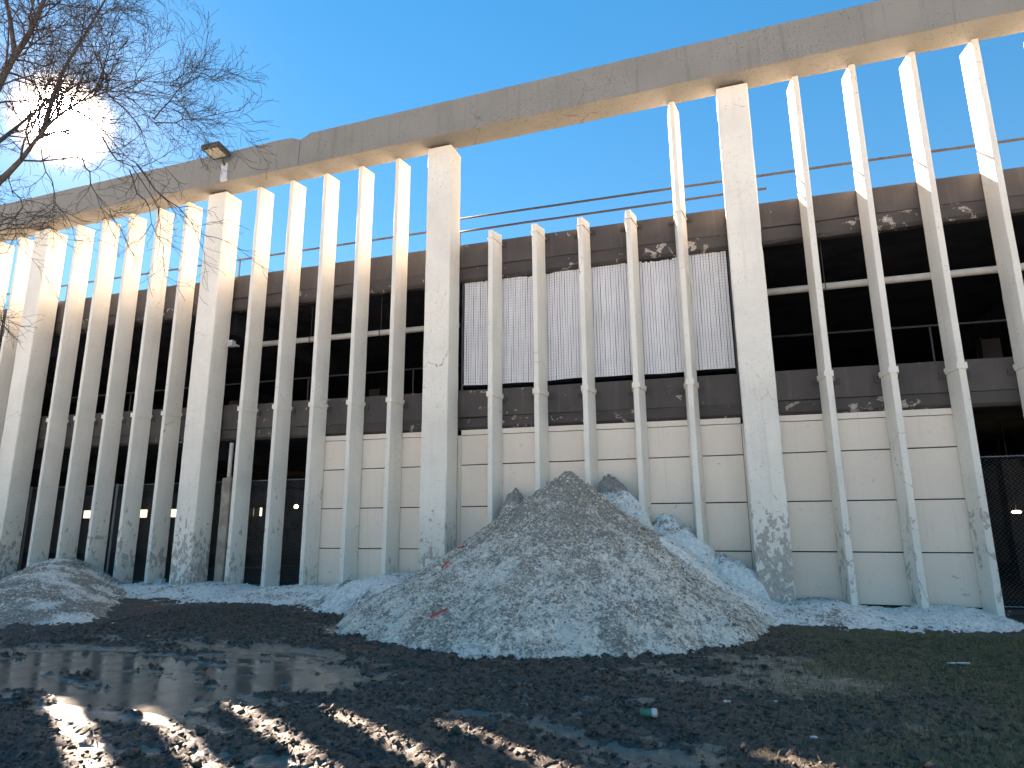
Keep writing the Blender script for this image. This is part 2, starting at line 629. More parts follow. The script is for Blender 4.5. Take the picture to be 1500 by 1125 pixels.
def ground_h(x, y, detail=True):
    # shallow ruts that curve past the pile
    wx = x + .8 * fbm(x * .25, y * .25, 2); wy = y + .8 * fbm(x * .25 + 9, y * .25 + 4, 2)
    rut = fbm(wx * .32, wy * 1.35 + .12 * wx, 3)
    h = .05 * rut
    g = green_mask(x, y)
    pud = sstep(1.0, .35, np.sqrt(((x - 6.6) / 4.6) ** 2 + ((y + 7.5) / 2.1) ** 2))
    clod = sstep(-.16, .20, rut + .40 * fbm(x * 1.3, y * 2.4, 4, gain=.65) + .40 * fbm(x * 3.3, y * 7.0, 3, gain=.7) + .19 - .55 * pud + .08 * sstep(-7, -4.6, y))
    if detail:
        lump = ridged(x * 3.1, y * 3.9, 4)
        lump2 = fbm(x * 11, y * 13, 3)
        h = h + clod * (1 - .55 * g) * (.018 * lump + .046 * lump2 + .02) + .007 * lump2 + .004 * fbm(x * 24, y * 24, 1)
    h = h - .05 * pud
    near = sstep(40, 15, np.hypot(x - 11, y + 6))
    return h * near, np.clip(clod, 0, 1), g


GH, GC, GG = ground_h(GX, GY)
gm = grid_mesh('ground', gx, gy, GH, True, {'clod': GC, 'green': GG})
ground = link(gm, 'ground', M['mud'])
ground['kind'] = 'structure'

# standing water in the low ground left of the pile; the mud pokes through it
pw = MB()
N = 64
ring = []
for i in range(N):
    a = 2 * math.pi * i / N
    r = 1 + .10 * math.sin(3 * a + 1) + .06 * math.sin(7 * a)
    ring.append((6.5 + 4.4 * r * math.cos(a), -7.4 + 2.0 * r * math.sin(a), -.037))
pw.add([(6.5, -7.4, -.037)] + ring, [(0, i + 1, (i + 1) % N + 1) for i in range(N)])
water = pw.build('puddle', M['water'])
water['kind'] = 'structure'

# ------------------------------------------------------------------ parking garage
P = 7.2
SP = 1.1323
BAYS = range(-5, 4)                      # bay b lies between column b and column b + 1
Z_SOFF, Z_BTOP = 11.359, 12.308
top1 = lambda x: 5.045 - .0146 * x
bot1 = lambda x: 4.035 - .0099 * x
top2 = lambda x: 8.91 - .0145 * x
bot2 = lambda x: 7.86 - .0085 * x
kol = lambda x: 4.633 - .0142 * (x - 9)
X0, X1 = -5 * P - 1, 4 * P + 1
rnd = random.Random(5)

garage = thing('parking_garage', 'long pale concrete parking garage with tall vertical fins and a roof beam', 'building')
garage.location = (0, 0, 0)

for b in range(-5, 5):
    x = b * P
    prof = chamfer([(x - .336, -.20), (x + .336, -.20), (x + .336, .44), (x - .336, .44)], .022)
    c_ = fix_normals(prism_z(prof, -.3, 11.30, 34, .006, .03, 7, rnd).build('column', M['conc'], garage))
    MB().box(x - .26, x + .26, -.17, .10, 11.299, 11.362).build('bearing_pad', M['pad'], c_)


def fin_outline(x, e=0.0):
    return [(x - .057 - e, -e), (x + .057 + e, -e), (x + .135 + e, .494), (x - .135 - e, .494)]


def collar(x, z0, z1, par):
    prof = fin_outline(x, .027)
    mb = MB(); n = 4
    mb.add([(p[0], p[1], z) for z in (z0, z1) for p in prof] ,
           [(0, 1, 5, 4), (1, 2, 6, 5), (2, 3, 7, 6), (3, 0, 4, 7), (3, 2, 1, 0), (4, 5, 6, 7)])
    return mb.build('collar', M['fin'], par)


def clip_plates(x, z, par):
    for s in (-1, 1):
        xa = x + s * .145; xb = x + s * .262
        o = MB().box(min(xa, xb), max(xa, xb), .470, .498, z - .085, z + .045).build('bracket_plate', M['plate'], par)
        MB().tube([(x + s * .208, .472, z - .02), (x + s * .208, .452, z - .02)], .018, 6).build('bolt', M['plate'], o)


for b in BAYS:
    for k in range(1, 6):
        x = b * P + P / 2 + (k - 3) * SP
        short = (b == 1 and k <= 4)
        ztop = top2(x) + .10 if short else Z_SOFF - .001
        mb = prism_z(chamfer(fin_outline(x), .008), -.3, ztop, 30 if not short else 24, .004, .022, 6, rnd)
        if short:
            # sawn-off top, rounded towards the front
            n = 8
            for q in range(len(mb.v) - n, len(mb.v)):
                vx, vy, vz = mb.v[q]
                mb.v[q] = (vx, vy, vz + .045 - .10 * max(0, (vy - .08)) - (.09 if vy < .06 else 0))
        f = fix_normals(mb.build('fin', M['fin'], garage))
        zc = kol(x)
        collar(x, zc, zc + .115, f)
        clip_plates(x, zc, f)
        if b == 1:
            zc2 = top2(x) - .165
            collar(x, zc2, zc2 + .016, f)
            clip_plates(x, zc2 + .02, f)

# roof beam in three lengths, the joints spalled
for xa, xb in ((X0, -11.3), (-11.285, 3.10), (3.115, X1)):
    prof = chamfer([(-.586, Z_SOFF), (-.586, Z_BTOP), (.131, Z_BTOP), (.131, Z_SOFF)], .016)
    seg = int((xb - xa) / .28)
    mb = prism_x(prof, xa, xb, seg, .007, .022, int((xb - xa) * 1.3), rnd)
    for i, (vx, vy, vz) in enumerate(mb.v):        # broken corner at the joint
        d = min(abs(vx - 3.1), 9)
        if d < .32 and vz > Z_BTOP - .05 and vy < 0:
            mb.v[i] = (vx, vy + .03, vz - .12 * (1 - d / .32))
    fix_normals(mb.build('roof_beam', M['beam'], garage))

# spandrels: an upper face, a groove and a lower strip, one pair for each bay
for b in BAYS:
    xa, xb = b * P + .006, (b + 1) * P - .006
    for topf, botf, d in ((top1, bot1, .30), (top2, bot2, .36)):
        zg = lambda x: botf(x) + d
        jj = 12
        o = prism_x([(.50, zg(xa) + .012), (.50, topf(xa)), (.74, topf(xa)), (.74, zg(xa) + .012)], xa, xb, jj, .004, .03, 4, rnd,
                    dz=topf(xb) - topf(xa)).build('spandrel', M['brown'], garage)
        fix_normals(o)
        lo = prism_x([(.512, botf(xa) + .06), (.512, zg(xa) - .012), (.73, zg(xa) - .012), (.73, botf(xa)), (.57, botf(xa))], xa, xb, jj, .006, .03, 6, rnd,
                     dz=botf(xb) - botf(xa)).build('lower_strip', M['brown_flake'], o)
        fix_normals(lo)
        MB().box(xa, xb, .535, .72, zg(xa) - .02, zg(xa) + .02, zg(xb) - zg(xa), zg(xb) - zg(xa)).build('groove', M['joint'], o)

# decks, ceilings, side and far walls, inner columns
DEEP = 18.0
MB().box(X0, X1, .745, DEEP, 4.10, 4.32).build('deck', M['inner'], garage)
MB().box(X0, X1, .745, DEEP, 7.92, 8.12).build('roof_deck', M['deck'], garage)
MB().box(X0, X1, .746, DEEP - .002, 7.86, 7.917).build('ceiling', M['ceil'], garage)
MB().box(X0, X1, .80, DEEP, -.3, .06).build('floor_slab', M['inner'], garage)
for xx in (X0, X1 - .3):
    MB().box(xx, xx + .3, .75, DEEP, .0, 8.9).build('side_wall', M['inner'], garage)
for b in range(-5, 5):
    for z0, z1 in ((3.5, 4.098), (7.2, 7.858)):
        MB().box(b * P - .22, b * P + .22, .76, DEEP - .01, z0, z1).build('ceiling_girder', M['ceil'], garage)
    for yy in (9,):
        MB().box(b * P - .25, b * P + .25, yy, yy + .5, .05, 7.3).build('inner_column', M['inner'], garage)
# far wall with a few slit windows
slits = []
for (u0, u1, v0, v1) in ((366, 372, 747, 756), (375, 384, 747, 756), (105, 112, 748, 756), (116, 140, 748, 756), (196, 216, 748, 756), (236, 262, 748, 756)):
    a = at_y(u0, v1, DEEP); c2 = at_y(u1, v0, DEEP)
    slits.append((a.x, c2.x, a.z, c2.z))
zlo = min(s[2] for s in slits); zhi = max(s[3] for s in slits)
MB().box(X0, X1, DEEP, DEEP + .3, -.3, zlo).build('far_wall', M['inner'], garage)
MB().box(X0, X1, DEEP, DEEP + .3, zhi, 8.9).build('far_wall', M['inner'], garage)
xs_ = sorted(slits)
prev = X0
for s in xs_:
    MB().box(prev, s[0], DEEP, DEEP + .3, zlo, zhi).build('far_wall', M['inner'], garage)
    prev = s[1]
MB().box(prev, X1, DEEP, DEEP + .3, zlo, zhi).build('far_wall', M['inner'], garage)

# beige infill panels, courses 0.98 m high, with open joints
JZ = [.16, 1.135, 2.118, 3.10]
ranges = [(3.50, 6.62), (7.60, 14.02), (14.76, 18.05)]


def panel(x0, x1, z0, z1f0, z1f1, par):
    mb = prism_x(chamfer([(.515, z0), (.515, z1f0), (.60, z1f0), (.60, z0)], .006), x0, x1, 6, .0015, 0, 0, rnd)
    if z1f0 != z1f1:
        for i, (vx, vy, vz) in enumerate(mb.v):
            if vz > (z0 + z1f0) / 2: mb.v[i] = (vx, vy, vz + (z1f1 - z1f0) * (vx - x0) / (x1 - x0))
    return fix_normals(mb.build('wall_panel', M['panel'], par))


for (xa, xb) in ranges:
    for i in range(4):
        if i < 3: panel(xa, xb, JZ[i] + .011, JZ[i + 1] - .011, JZ[i + 1] - .011, garage)
        else: panel(xa, xb, JZ[3] + .011, bot1(xa) - .145, bot1(xb) - .145, garage)
    MB().box(xa, xb, .5055, .60, bot1(xa) - .132, bot1(xa) - .012, bot1(xb) - bot1(xa), bot1(xb) - bot1(xa)).build('panel_cap', M['panel'], garage)
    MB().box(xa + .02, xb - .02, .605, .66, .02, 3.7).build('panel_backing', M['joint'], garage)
# vertical end channels beside the columns
for x in (7.545, 14.075):
    MB().box(x - .045, x + .045, .509, .60, .17, bot1(x) - .14).build('end_channel', M['panel'], garage)
MB().box(6.635, 6.80, .509, .60, .17, bot1(6.7) - .14).build('end_channel', M['panel'], garage)
# dark kerb under the panels and the mesh
for (xa, xb) in ((-10, .30), (.9, 6.85), (7.55, 14.05), (14.75, 18.10), (18.10, 21.2)):
    fix_normals(prism_x([(.485, -.2), (.485, .148), (.72, .148), (.72, -.2)], xa, xb, int((xb - xa) / .25) + 2, .008, .03, int((xb - xa) * 2), rnd).build('base_kerb', M['curb'], garage))

# ------------------------------------------------------------------ chain link
def chain_link(x0, x1, z0f, z1f, y, a, r, alternate=.004):
    n = int((x1 - x0) / a)
    V = []; Fc = []
    base = 0
    for i in range(n):
        xc = x0 + (i + .5) * a
        z0, z1 = z0f(xc), z1f(xc)
        m_ = int((z1 - z0) / (a * .55))
        k = np.arange(m_ + 1)
        zz = z0 + (z1 - z0) * k / m_
        sgn = np.where(k % 2 == 0, -1, 1)
        xx = xc + sgn * a * .52
        # stations doubled: front on the way right, behind on the way left
        pts = []
        for j in range(m_):
            yo = -alternate if j % 2 == 0 else alternate
            pts.append((xx[j], y + yo, zz[j])); pts.append((xx[j + 1], y + yo, zz[j + 1]))
        pts = np.array(pts)
        ln = len(pts)
        off = np.array([(r, 0, 0), (-r * .5, r * .87, 0), (-r * .5, -r * .87, 0)])
        vv = (pts[:, None, :] + off[None]).reshape(-1, 3)
        V.append(vv)
        idx = base + np.arange((ln - 1) * 3).reshape(-1, 3)
        q = np.stack([idx, np.roll(idx, -1, 1), np.roll(idx, -1, 1) + 3, idx + 3], -1).reshape(-1, 4)
        Fc.append(q); base += ln * 3
    V = np.concatenate(V); q = np.concatenate(Fc)
    me = bpy.data.meshes.new('chain_link')
    me.vertices.add(len(V)); me.vertices.foreach_set('co', V.ravel())
    me.loops.add(q.size); me.loops.foreach_set('vertex_index', q.ravel())
    me.polygons.add(len(q)); me.polygons.foreach_set('loop_start', np.arange(0, q.size, 4))
    me.update(calc_edges=True)
    return me


def fence(label, x0, x1, posts):
    t_ = thing('chain_link_fence', label, 'fence')
    t_.location = ((x0 + x1) / 2, .66, .148)
    d = Vector(t_.location)

    def part(o):
        o.parent = t_; o.location = -d
        return o
    part(tag(link(chain_link(x0, x1, lambda x: .17, lambda x: 2.93, .66, .082, .0034), 'wire_mesh', M['wire']), None, None, kind='stuff'))
    for px in posts:
        part(MB().tube([(px, .71, .1), (px, .71, 2.95)], .03, 8).build('post', M['wire']))
    part(MB().tube([(x0, .66, 2.90), (x1, .66, 2.90)], .006, 5).build('tension_wire', M['wire']))
    part(MB().tube([(x0, .66, .19), (x1, .66, .19)], .006, 5).build('tension_wire', M['wire']))


fence('chain link fence behind the left fins, in front of the dark ground floor', -9.6, 3.50, (-7.2, -3.6, -.45, 3.45))
fence('chain link fence at the right edge, beyond the last beige panel', 18.12, 21.2, (18.2, 21.1))

# white privacy slats in chain link, upper opening of the middle bay
scr = thing('privacy_screen', 'white privacy slats woven in chain link, filling the upper opening', 'screen')
scr.location = (10.8, .66, 5.0)
sd = Vector(scr.location)


def spart(o):
    o.parent = scr; o.location = -sd
    return o


A = .0630
sx0, sx1 = 7.55, 14.02
sag = lambda x: .03 * math.sin(x * 1.9) + .02 * math.sin(x * 4.3 + 1)
sbot = lambda x: 5.085 - .0125 * (x - 7.55) + .4 * sag(x)
stop = lambda x: 7.80 - .011 * (x - 8) + sag(x) * .8
r2 = random.Random(9)
n = int((sx1 - sx0) / A)
for i in range(n):
    xc = sx0 + (i + 1.0) * A
    w = A * .43
    z0, z1 = sbot(xc), stop(xc) + r2.uniform(-.02, .015)
    mb = MB(); vs_ = []; fs = []
    segs = 5
    ph = r2.uniform(0, 6.28); tl = r2.uniform(-.16, .16)
    for j in range(segs + 1):
        z = z0 + (z1 - z0) * j / segs
        dx = .003 * math.sin(ph + j * 1.3)
        dy = .002 * math.sin(ph * 2 + j)
        for (px, py) in ((-w, -.002 + w * tl), (w, -.002 - w * tl), (w, .002 - w * tl), (-w, .002 + w * tl)):
            vs_.append((xc + px + dx, .66 + py + dy, z))
    for j in range(segs):
        for q in range(4):
            fs.append((j * 4 + q, j * 4 + (q + 1) % 4, j * 4 + 4 + (q + 1) % 4, j * 4 + 4 + q))
    fs += [(3, 2, 1, 0), tuple(segs * 4 + q for q in range(4))]
    spart(mb.add(vs_, fs).build('slat', M['slat']))
spart(tag(link(chain_link(sx0, sx1 + .03, lambda x: sbot(x) - .075, lambda x: stop(x) + .03, .66, A, .0043, .0105), 'wire_mesh', M['slatwire']), None, None, kind='stuff'))
pts = [(sx0 + (sx1 - sx0) * i / 40, .652, sbot(sx0 + (sx1 - sx0) * i / 40) + .004) for i in range(41)]
spart(MB().tube(pts, .008, 5).build('tension_wire', M['slat']))
for px in (7.52, 10.76, 14.06):
    spart(MB().tube([(px, .70, 4.7), (px, .70, 7.9)], .03, 8).build('post', M['slatwire']))

# ------------------------------------------------------------------ pipes, rails, small fittings
def pipe(name, label, cat, pts, r, mat, n=10, group=None):
    t_ = MB().tube([Vector(p) - Vector(pts[0]) for p in pts], r, n).build(name, mat, None, True)
    t_.location = pts[0]
    return tag(t_, label, cat, group)


# roof guard rails
def railpts(p, q, k=8, wob=.006):
    p = Vector(p); q = Vector(q)
    return [p.lerp(q, i / k) + Vector((0, 0, rnd.uniform(-wob, wob))) for i in range(k + 1)]


def roof_rail(label, p, q, posts):
    t_ = thing('roof_rail', label, 'railing', 'rails along the roof parapet')
    t_.location = p
    d = Vector(p)
    o = MB().tube([v - d for v in railpts(p, q)], .030, 8).build('rail', M['rail'], t_, True)
    for px in posts:
        zz = p[2] + (q[2] - p[2]) * (px - p[0]) / (q[0] - p[0])
        MB().tube([Vector((px, p[1] + .03, 8.0)) - d, Vector((px, p[1] + .03, zz)) - d], .02, 8).build('post', M['rail'], t_)


roof_rail('thin dark rail running behind the fins at left, above the roof parapet', (-21, .80, 9.93), (7.30, .80, 9.47), (-14.3, -7.1, .1, 7.25))
roof_rail('upper of two thin rails crossing the sky gap, continuing behind right fins', (7.25, .80, 9.72), (27, .80, 9.21), (7.2, 14.45, 21.6))
roof_rail('lower of two thin rails crossing the open sky gap in the middle bay', (7.30, .86, 9.37), (15.0, .86, 9.22), (7.33, 14.4))

# white drain pipes under the roof deck
def drain(label, xa, xb, za, zb, clamps):
    t_ = thing('drain_pipe', label, 'pipe', 'white pipes under the roof deck')
    t_.location = (xa, 1.0, za)
    d = Vector(t_.location)
    MB().tube([(0, 0, 0), Vector((xb, 1.0, zb)) - d], .078, 14).build('pipe_run', M['pvc'], t_, True)
    for cx_ in clamps:
        cz = za + (zb - za) * (cx_ - xa) / (xb - xa)
        ring_ = [(cx_, 1.0 + .09 * math.cos(q), cz + .09 * math.sin(q)) for q in np.linspace(-math.pi / 2 - .1, math.pi * 1.5 - .1, 12)]
        MB().tube([Vector(p_) - d for p_ in ring_], .012, 5).build('hanger', M['steel'], t_)
        MB().tube([Vector((cx_, 1.0, cz + .09)) - d, Vector((cx_, 1.0, 7.87)) - d], .008, 5).build('hanger_rod', M['steel'], t_)


drain('white horizontal pipe behind the fins left of the slatted screen', .62, 7.3, 6.905, 6.80, (2.7, 4.96))
drain('white horizontal pipe behind the fins right of the slatted screen', 14.3, 24.0, 6.77, 6.65, (16.0, 17.0, 20.0))
jb = MB().box(-.09, .09, -.08, .08, -.09, .09).box(-.03, .03, .08, .30, -.03, .03)
jb = bevel(jb.build('junction_box', M['greybox']), .01)
jb.location = (.47, .38, 6.80)
tag(jb, 'small white junction box on the column, at the end of the pipe', 'junction box')
# base_box beside the left pile
bb = bevel(MB().box(-.11, .11, -.07, .07, -.2, .16).box(-.125, .125, -.08, .08, .16, .185).build('utility_box', M['greybox']), .008)
pb = at_y(234, 855, -.10); bb.location = (pb.x, -.10, .16)
tag(bb, 'small pale utility box at the foot of a fin, left of column', 'utility box')

# guard cable inside the upper floor
for lab, xa, xb, za, zb in (('thin guard rail inside the dark upper floor, right of the slatted screen', 14.5, 26, 5.86, 5.62),
                            ('thin guard rail inside the dark upper floor, left of the slatted screen', -8, 7.1, 5.95, 5.86)):
    t_ = thing('guard_rail', lab, 'railing', 'rails inside the upper floor')
    t_.location = (xa, 1.5, 4.32)
    d = Vector(t_.location)
    MB().tube([Vector((xa, 1.5, za)) - d, Vector((xb, 1.5, zb)) - d], .026, 8).build('rail', M['rail'], t_, True)
    for s_ in range(int((xb - xa) / 3.4) + 1):
        px = xa + .1 + s_ * 3.4
        MB().tube([Vector((px, 1.55, 4.31)) - d, Vector((px, 1.55, za + (zb - za) * (px - xa) / (xb - xa))) - d], .02, 6).build('post', M['steel'], t_)

# downspout beside column
ds = thing('downspout', 'vertical drain pipe in a tan sleeve beside the left column', 'downspout')
ds.location = (.72, .47, 0)
MB().tube([(0, .0, 2.8), (0, 0, 3.95)], .055, 10).build('upper_pipe', M['pvc'], ds, True)
o = prism_z(chamfer([(-.13, -.12), (.16, -.12), (.16, .12), (-.13, .12)], .03), 0, 2.98, 8, .004, 0, 0, rnd).build('lower_sleeve', M['tan'], ds)
fix_normals(o)
MB().tube([(.02, 0, 2.95), (.02, 0, 3.02)], .075, 10).build('collar', M['tan'], ds)

# floodlight on the beam over the left column
fl_ = thing('floodlight', 'bronze box floodlight bracketed on the roof beam above the left column', 'floodlight')
fl_.location = (.60, -.586, 11.62)
MB().box(-.11, .11, -.055, .0, -.25, .28).build('bracket', M['greybox'], fl_)
MB().tube([(0, -.05, .22), (0, -.20, .42)], .035, 8).build('arm', M['fixture'], fl_)
hd = thing('head', None, None); hd.parent = fl_
bpy.data.objects.remove(hd)
R = Matrix.Rotation(math.radians(-10), 3, 'X')
mb = MB()
hv = []
for (w, dd, z) in ((.28, .24, .0), (.30, .26, .04), (.30, .26, .13), (.25, .21, .19)):
    hv += [(-w, -dd, z), (w, -dd, z), (w, dd, z), (-w, dd, z)]
hf = []
for i in range(3):
    for q in range(4):
        hf.append((i * 4 + q, i * 4 + (q + 1) % 4, i * 4 + 4 + (q + 1) % 4, i * 4 + 4 + q))
hf += [(3, 2, 1, 0), (12, 13, 14, 15)]
mb.add([R @ Vector(v) + Vector((0, -.42, .40)) for v in hv], hf)
hd = mb.build('housing', M['fixture'], fl_)
lz = MB().add([R @ Vector(v) + Vector((0, -.42, .40)) for v in ((-.22, -.18, -.008), (.22, -.18, -.008), (.22, .18, -.008), (-.22, .18, -.008), (-.22, -.18, .0), (.22, -.18, .0), (.22, .18, .0), (-.22, .18, .0))],
              [(3, 2, 1, 0), (0, 1, 5, 4), (1, 2, 6, 5), (2, 3, 7, 6), (3, 0, 4, 7)])
lz.build('lens', M['lens'], hd)

# lit lamps inside
for lab, u, v, y, sx_, sz_ in (('round lit lamp hanging in the dark ground floor, behind left fence', 434, 742, 12.0, .10, .09),
                               ('long lit lamp in the dark ground floor, behind the right fence', 1489, 750, 5.0, .10, .035)):
    c_ = at_y(u, v, y)
    t_ = thing('garage_lamp', lab, 'lamp')
    t_.location = c_
    bm = bmesh.new(); bmesh.ops.create_uvsphere(bm, u_segments=14, v_segments=8, radius=1.0)
    for v_ in bm.verts: v_.co = Vector((v_.co.x * sx_, v_.co.y * sx_, v_.co.z * sz_))
    me = bpy.data.meshes.new('globe'); bm.to_mesh(me); bm.free()
    link(me, 'globe', M['lamp'], t_)
    MB().tube([(0, 0, sz_ * .9), (0, 0, 4.11 - c_.z)], .007, 6).build('stem', M['steel'], t_)

# ------------------------------------------------------------------ snow
def snow_field(name, label, cat, xa, xb, ya, yb, step, fn, mat, origin, group=None, lumps=0, dark_lumps=.06):
    xs = np.arange(xa, xb, step); ys = np.arange(ya, yb, step)
    X, Y = np.meshgrid(xs, ys)
    Z, D = fn(X, Y)
    G = ground_h(X, Y, False)[0] - .07
    keep = Z > G
    Z = np.maximum(Z, G - .05)
    me = grid_mesh(name, xs - origin[0], ys - origin[1], Z - origin[2], True, {'dirt': D}, keep)
    o = link(me, name, mat)
    o.location = origin
    if lumps:
        rg = np.random.default_rng(lumps)
        lx = rg.uniform(xa + .1, xb - .1, lumps * 2); ly = rg.uniform(ya + .1, yb - .15, lumps * 2)
        lz, ld = fn(lx, ly)
        ok = lz > ground_h(lx, ly, False)[0] + .03
        lx, ly, lz, ld = lx[ok][:lumps], ly[ok][:lumps], lz[ok][:lumps], ld[ok][:lumps]
        nl = len(lx)
        rd = rg.gamma(1.6, .0052, nl) + .006
        dd = np.where(rg.random(nl) < dark_lumps + .30 * ld, rg.uniform(.3, .9, nl), rg.uniform(-.3, .45, nl))
        lm = lumps_mesh('ice_lumps', lx - origin[0], ly - origin[1], lz - origin[2], rd, rg, {'dirt': dd})
        tag(link(lm, 'ice_lumps', mat, o), None, None, kind='stuff')
    return tag(o, label, cat, group)


_oct = np.array([(1, 0, 0), (0, 1, 0), (-1, 0, 0), (0, -1, 0), (0, 0, 1), (0, 0, -1)], float)
_of = np.array([(0, 1, 4), (1, 2, 4), (2, 3, 4), (3, 0, 4), (1, 0, 5), (2, 1, 5), (3, 2, 5), (0, 3, 5)])


def lumps_mesh(name, x, y, z, rad, rng, attrs):
    """many small uneven lumps in one mesh"""
    n_ = len(x)
    ov = _oct[None] * rng.uniform(.45, 1.4, (n_, 6, 1)) * rad[:, None, None] * np.array([1.2, .95, .75])
    a = rng.random(n_) * 6.28
    cc, ss = np.cos(a)[:, None], np.sin(a)[:, None]
    tl = rng.uniform(-.6, .6, n_)[:, None]
    vx = ov[..., 0] * cc - ov[..., 1] * ss; vy = ov[..., 0] * ss + ov[..., 1] * cc
    V = np.stack([vx + x[:, None], vy + y[:, None], ov[..., 2] + vx * tl + z[:, None] + rad[:, None] * .2], -1).reshape(-1, 3)
    Fq = (_of[None] + (np.arange(n_) * 6)[:, None, None]).reshape(-1, 3)
    me = bpy.data.meshes.new(name); me.from_pydata(V.tolist(), [], Fq.tolist())
    me.polygons.foreach_set('use_smooth', [True] * len(me.polygons))
    for k, q in attrs.items():
        at = me.attributes.new(k, 'FLOAT', 'POINT')
        at.data.foreach_set('value', np.repeat(q, 6).astype(np.float32))
    return me


def clumps(X, Y, a):
    return a * (.55 * ridged(X * 2.3, Y * 2.3, 3) + .8 * ridged(X * 5.6 + 4, Y * 5.6, 3) + 1.1 * fbm(X * 9.5, Y * 9.5, 3, gain=.7))


AX, AY, AH = 10.58, -.95, 2.72


def big_pile(X, Y):
    dx = X - AX; dy = Y - AY
    wob = fbm(X * .7, Y * .7, 3)
    ang = np.arctan2(dy, dx)
    rl = np.where(dx < 0, dx / 4.15, dx / 3.85)
    ry = np.where(dy < 0, dy / 4.65, dy / 3.2)
    r = np.sqrt(rl ** 2 + ry ** 2) * (1 + .10 * wob)
    prof = np.where(r < 1, AH * (1 - r) - .10 * np.sin(np.pi * np.clip(r, 0, 1)) , -.6 * (r - 1) * AH)
    prof = prof - .12 * np.exp(-(r / .05) ** 2)
    # gullies running down the slope
    gul = perlin(ang * 9, r * 2.2) * .05 * sstep(.05, .3, r)
    h = prof + gul + clumps(X, Y, .040) * sstep(1.08, .85, r) + .05 * wob
    # a little crest block at the summit
    h = h + .20 * np.exp(-(((X - 10.47) / .10) ** 2 + ((Y + .72) / .12) ** 2)) + .13 * np.exp(-(((X - 10.62) / .16) ** 2 + ((Y + .9) / .2) ** 2))
    d = .44 + .30 * sstep(.65, .05, r) - .08 * sstep(.5, .95, r) + .17 * fbm(X * 1.1 + 5, Y * 1.1, 4) + .15 * perlin(ang * 7, r * 1.5)
    return h, np.clip(d, 0, 1)


snow_field('snow_pile', 'tall cone of dirty grey snow heaped against the middle of the facade', 'snow pile',
           4.9, 15.9, -6.6, .48, .028, big_pile, M['snow_dirty'], (AX, -2.5, 0), 'snow piles', 20000)


def left_pile(X, Y):
    # long low heap of black-crusted snow reaching from the fins forward
    wob = fbm(X * .8 + 3, Y * .8, 3)
    cx_ = -2.9 + (-1.5 - Y) * .95
    t_ = np.clip((-1.2 - Y) / 4.2, 0, 1)
    H = .80 * (1 - .62 * t_ ** .9)
    w = np.where(X < cx_, 2.6, 2.9)
    r = np.abs(X - cx_) / w
    end = sstep(-5.9, -4.6, Y) * sstep(1.2, -.3, Y)
    h = H * (1 - sstep(0, 1.1, r)) * end - .02 - .12 * (1 - end) - .06 * sstep(.7, 1.3, r)
    h = h + clumps(X + 8, Y, .040) * sstep(1.2, .7, r) + .05 * wob
    d = .44 + .9 * fbm(X * .9, Y * .9, 3) + .50 * sstep(-.2, -.9, (X - cx_) / w) + .25 * sstep(.75, 1.0, r)
    return h, np.clip(d, 0, 1)


snow_field('snow_pile', 'low heap of black-crusted snow in front of the leftmost fins', 'snow pile',
           -7.5, 5.2, -6.2, .47, .036, left_pile, M['snow_black'], (-2.0, -2.5, 0), 'snow piles', 9000)


def left_bank(X, Y):
    wob = fbm(X * 1.1 + 13, Y * 1.1, 3)
    edge = -2.15 - .12 * (X - 1) * (X > 1) * .6 - .9 * sstep(5, 7.5, X) + .35 * wob
    top = .17 + .04 * np.sin(X * 2.1) + .33 * sstep(3.8, 6.2, X)
    s = sstep(0, 1, (Y - edge) / 1.6)
    h = top * s - .10 * (1 - s) + clumps(X, Y + 7, .034) + .03 * wob - .5 * sstep(-1.4, -2.6, X)
    d = .16 + .55 * fbm(X * 1.1 + 2, Y * 1.3, 3) + .30 * (1 - s)
    return h, np.clip(d, 0, 1)


snow_field('snow_bank', 'low bank of crusted snow along the fin bases left of the tall pile', 'snow bank',
           -2.6, 8.2, -4.6, .47, .032, left_bank, M['snow'], (3.0, -1.0, 0), 'snow banks', 7000)


def right_bank(X, Y):
    wob = fbm(X * 1.3 + 23, Y * 1.3, 3)
    edge = -2.6 + .16 * (X - 14) + .22 * wob + .9 * sstep(17.6, 19.2, X)
    top = .20 - .035 * (X - 14.6) + .36 * sstep(14.6, 13.2, X) + .05 * np.sin(X * 3.0) + .85 * sstep(13.6, 12.2, X)
    s = sstep(0, 1, (Y - edge) / 1.5)
    h = top * s - .10 * (1 - s) + clumps(X + 3, Y + 17, .026) + .025 * wob
    h = h - .6 * sstep(17.9, 19.6, X)
    d = .06 + .5 * fbm(X * 1.2 + 12, Y * 1.3, 3) + .2 * (1 - s) + .2 * np.exp(-((X - 15.0) / .5) ** 2)
    return h, np.clip(d, 0, 1)


snow_field('snow_bank', 'thin bright strip of icy snow along the wall right of the tall pile', 'snow bank',
           12.4, 20.0, -3.2, .47, .03, right_bank, M['snow'], (16.0, -.8, 0), 'snow banks', 4000)


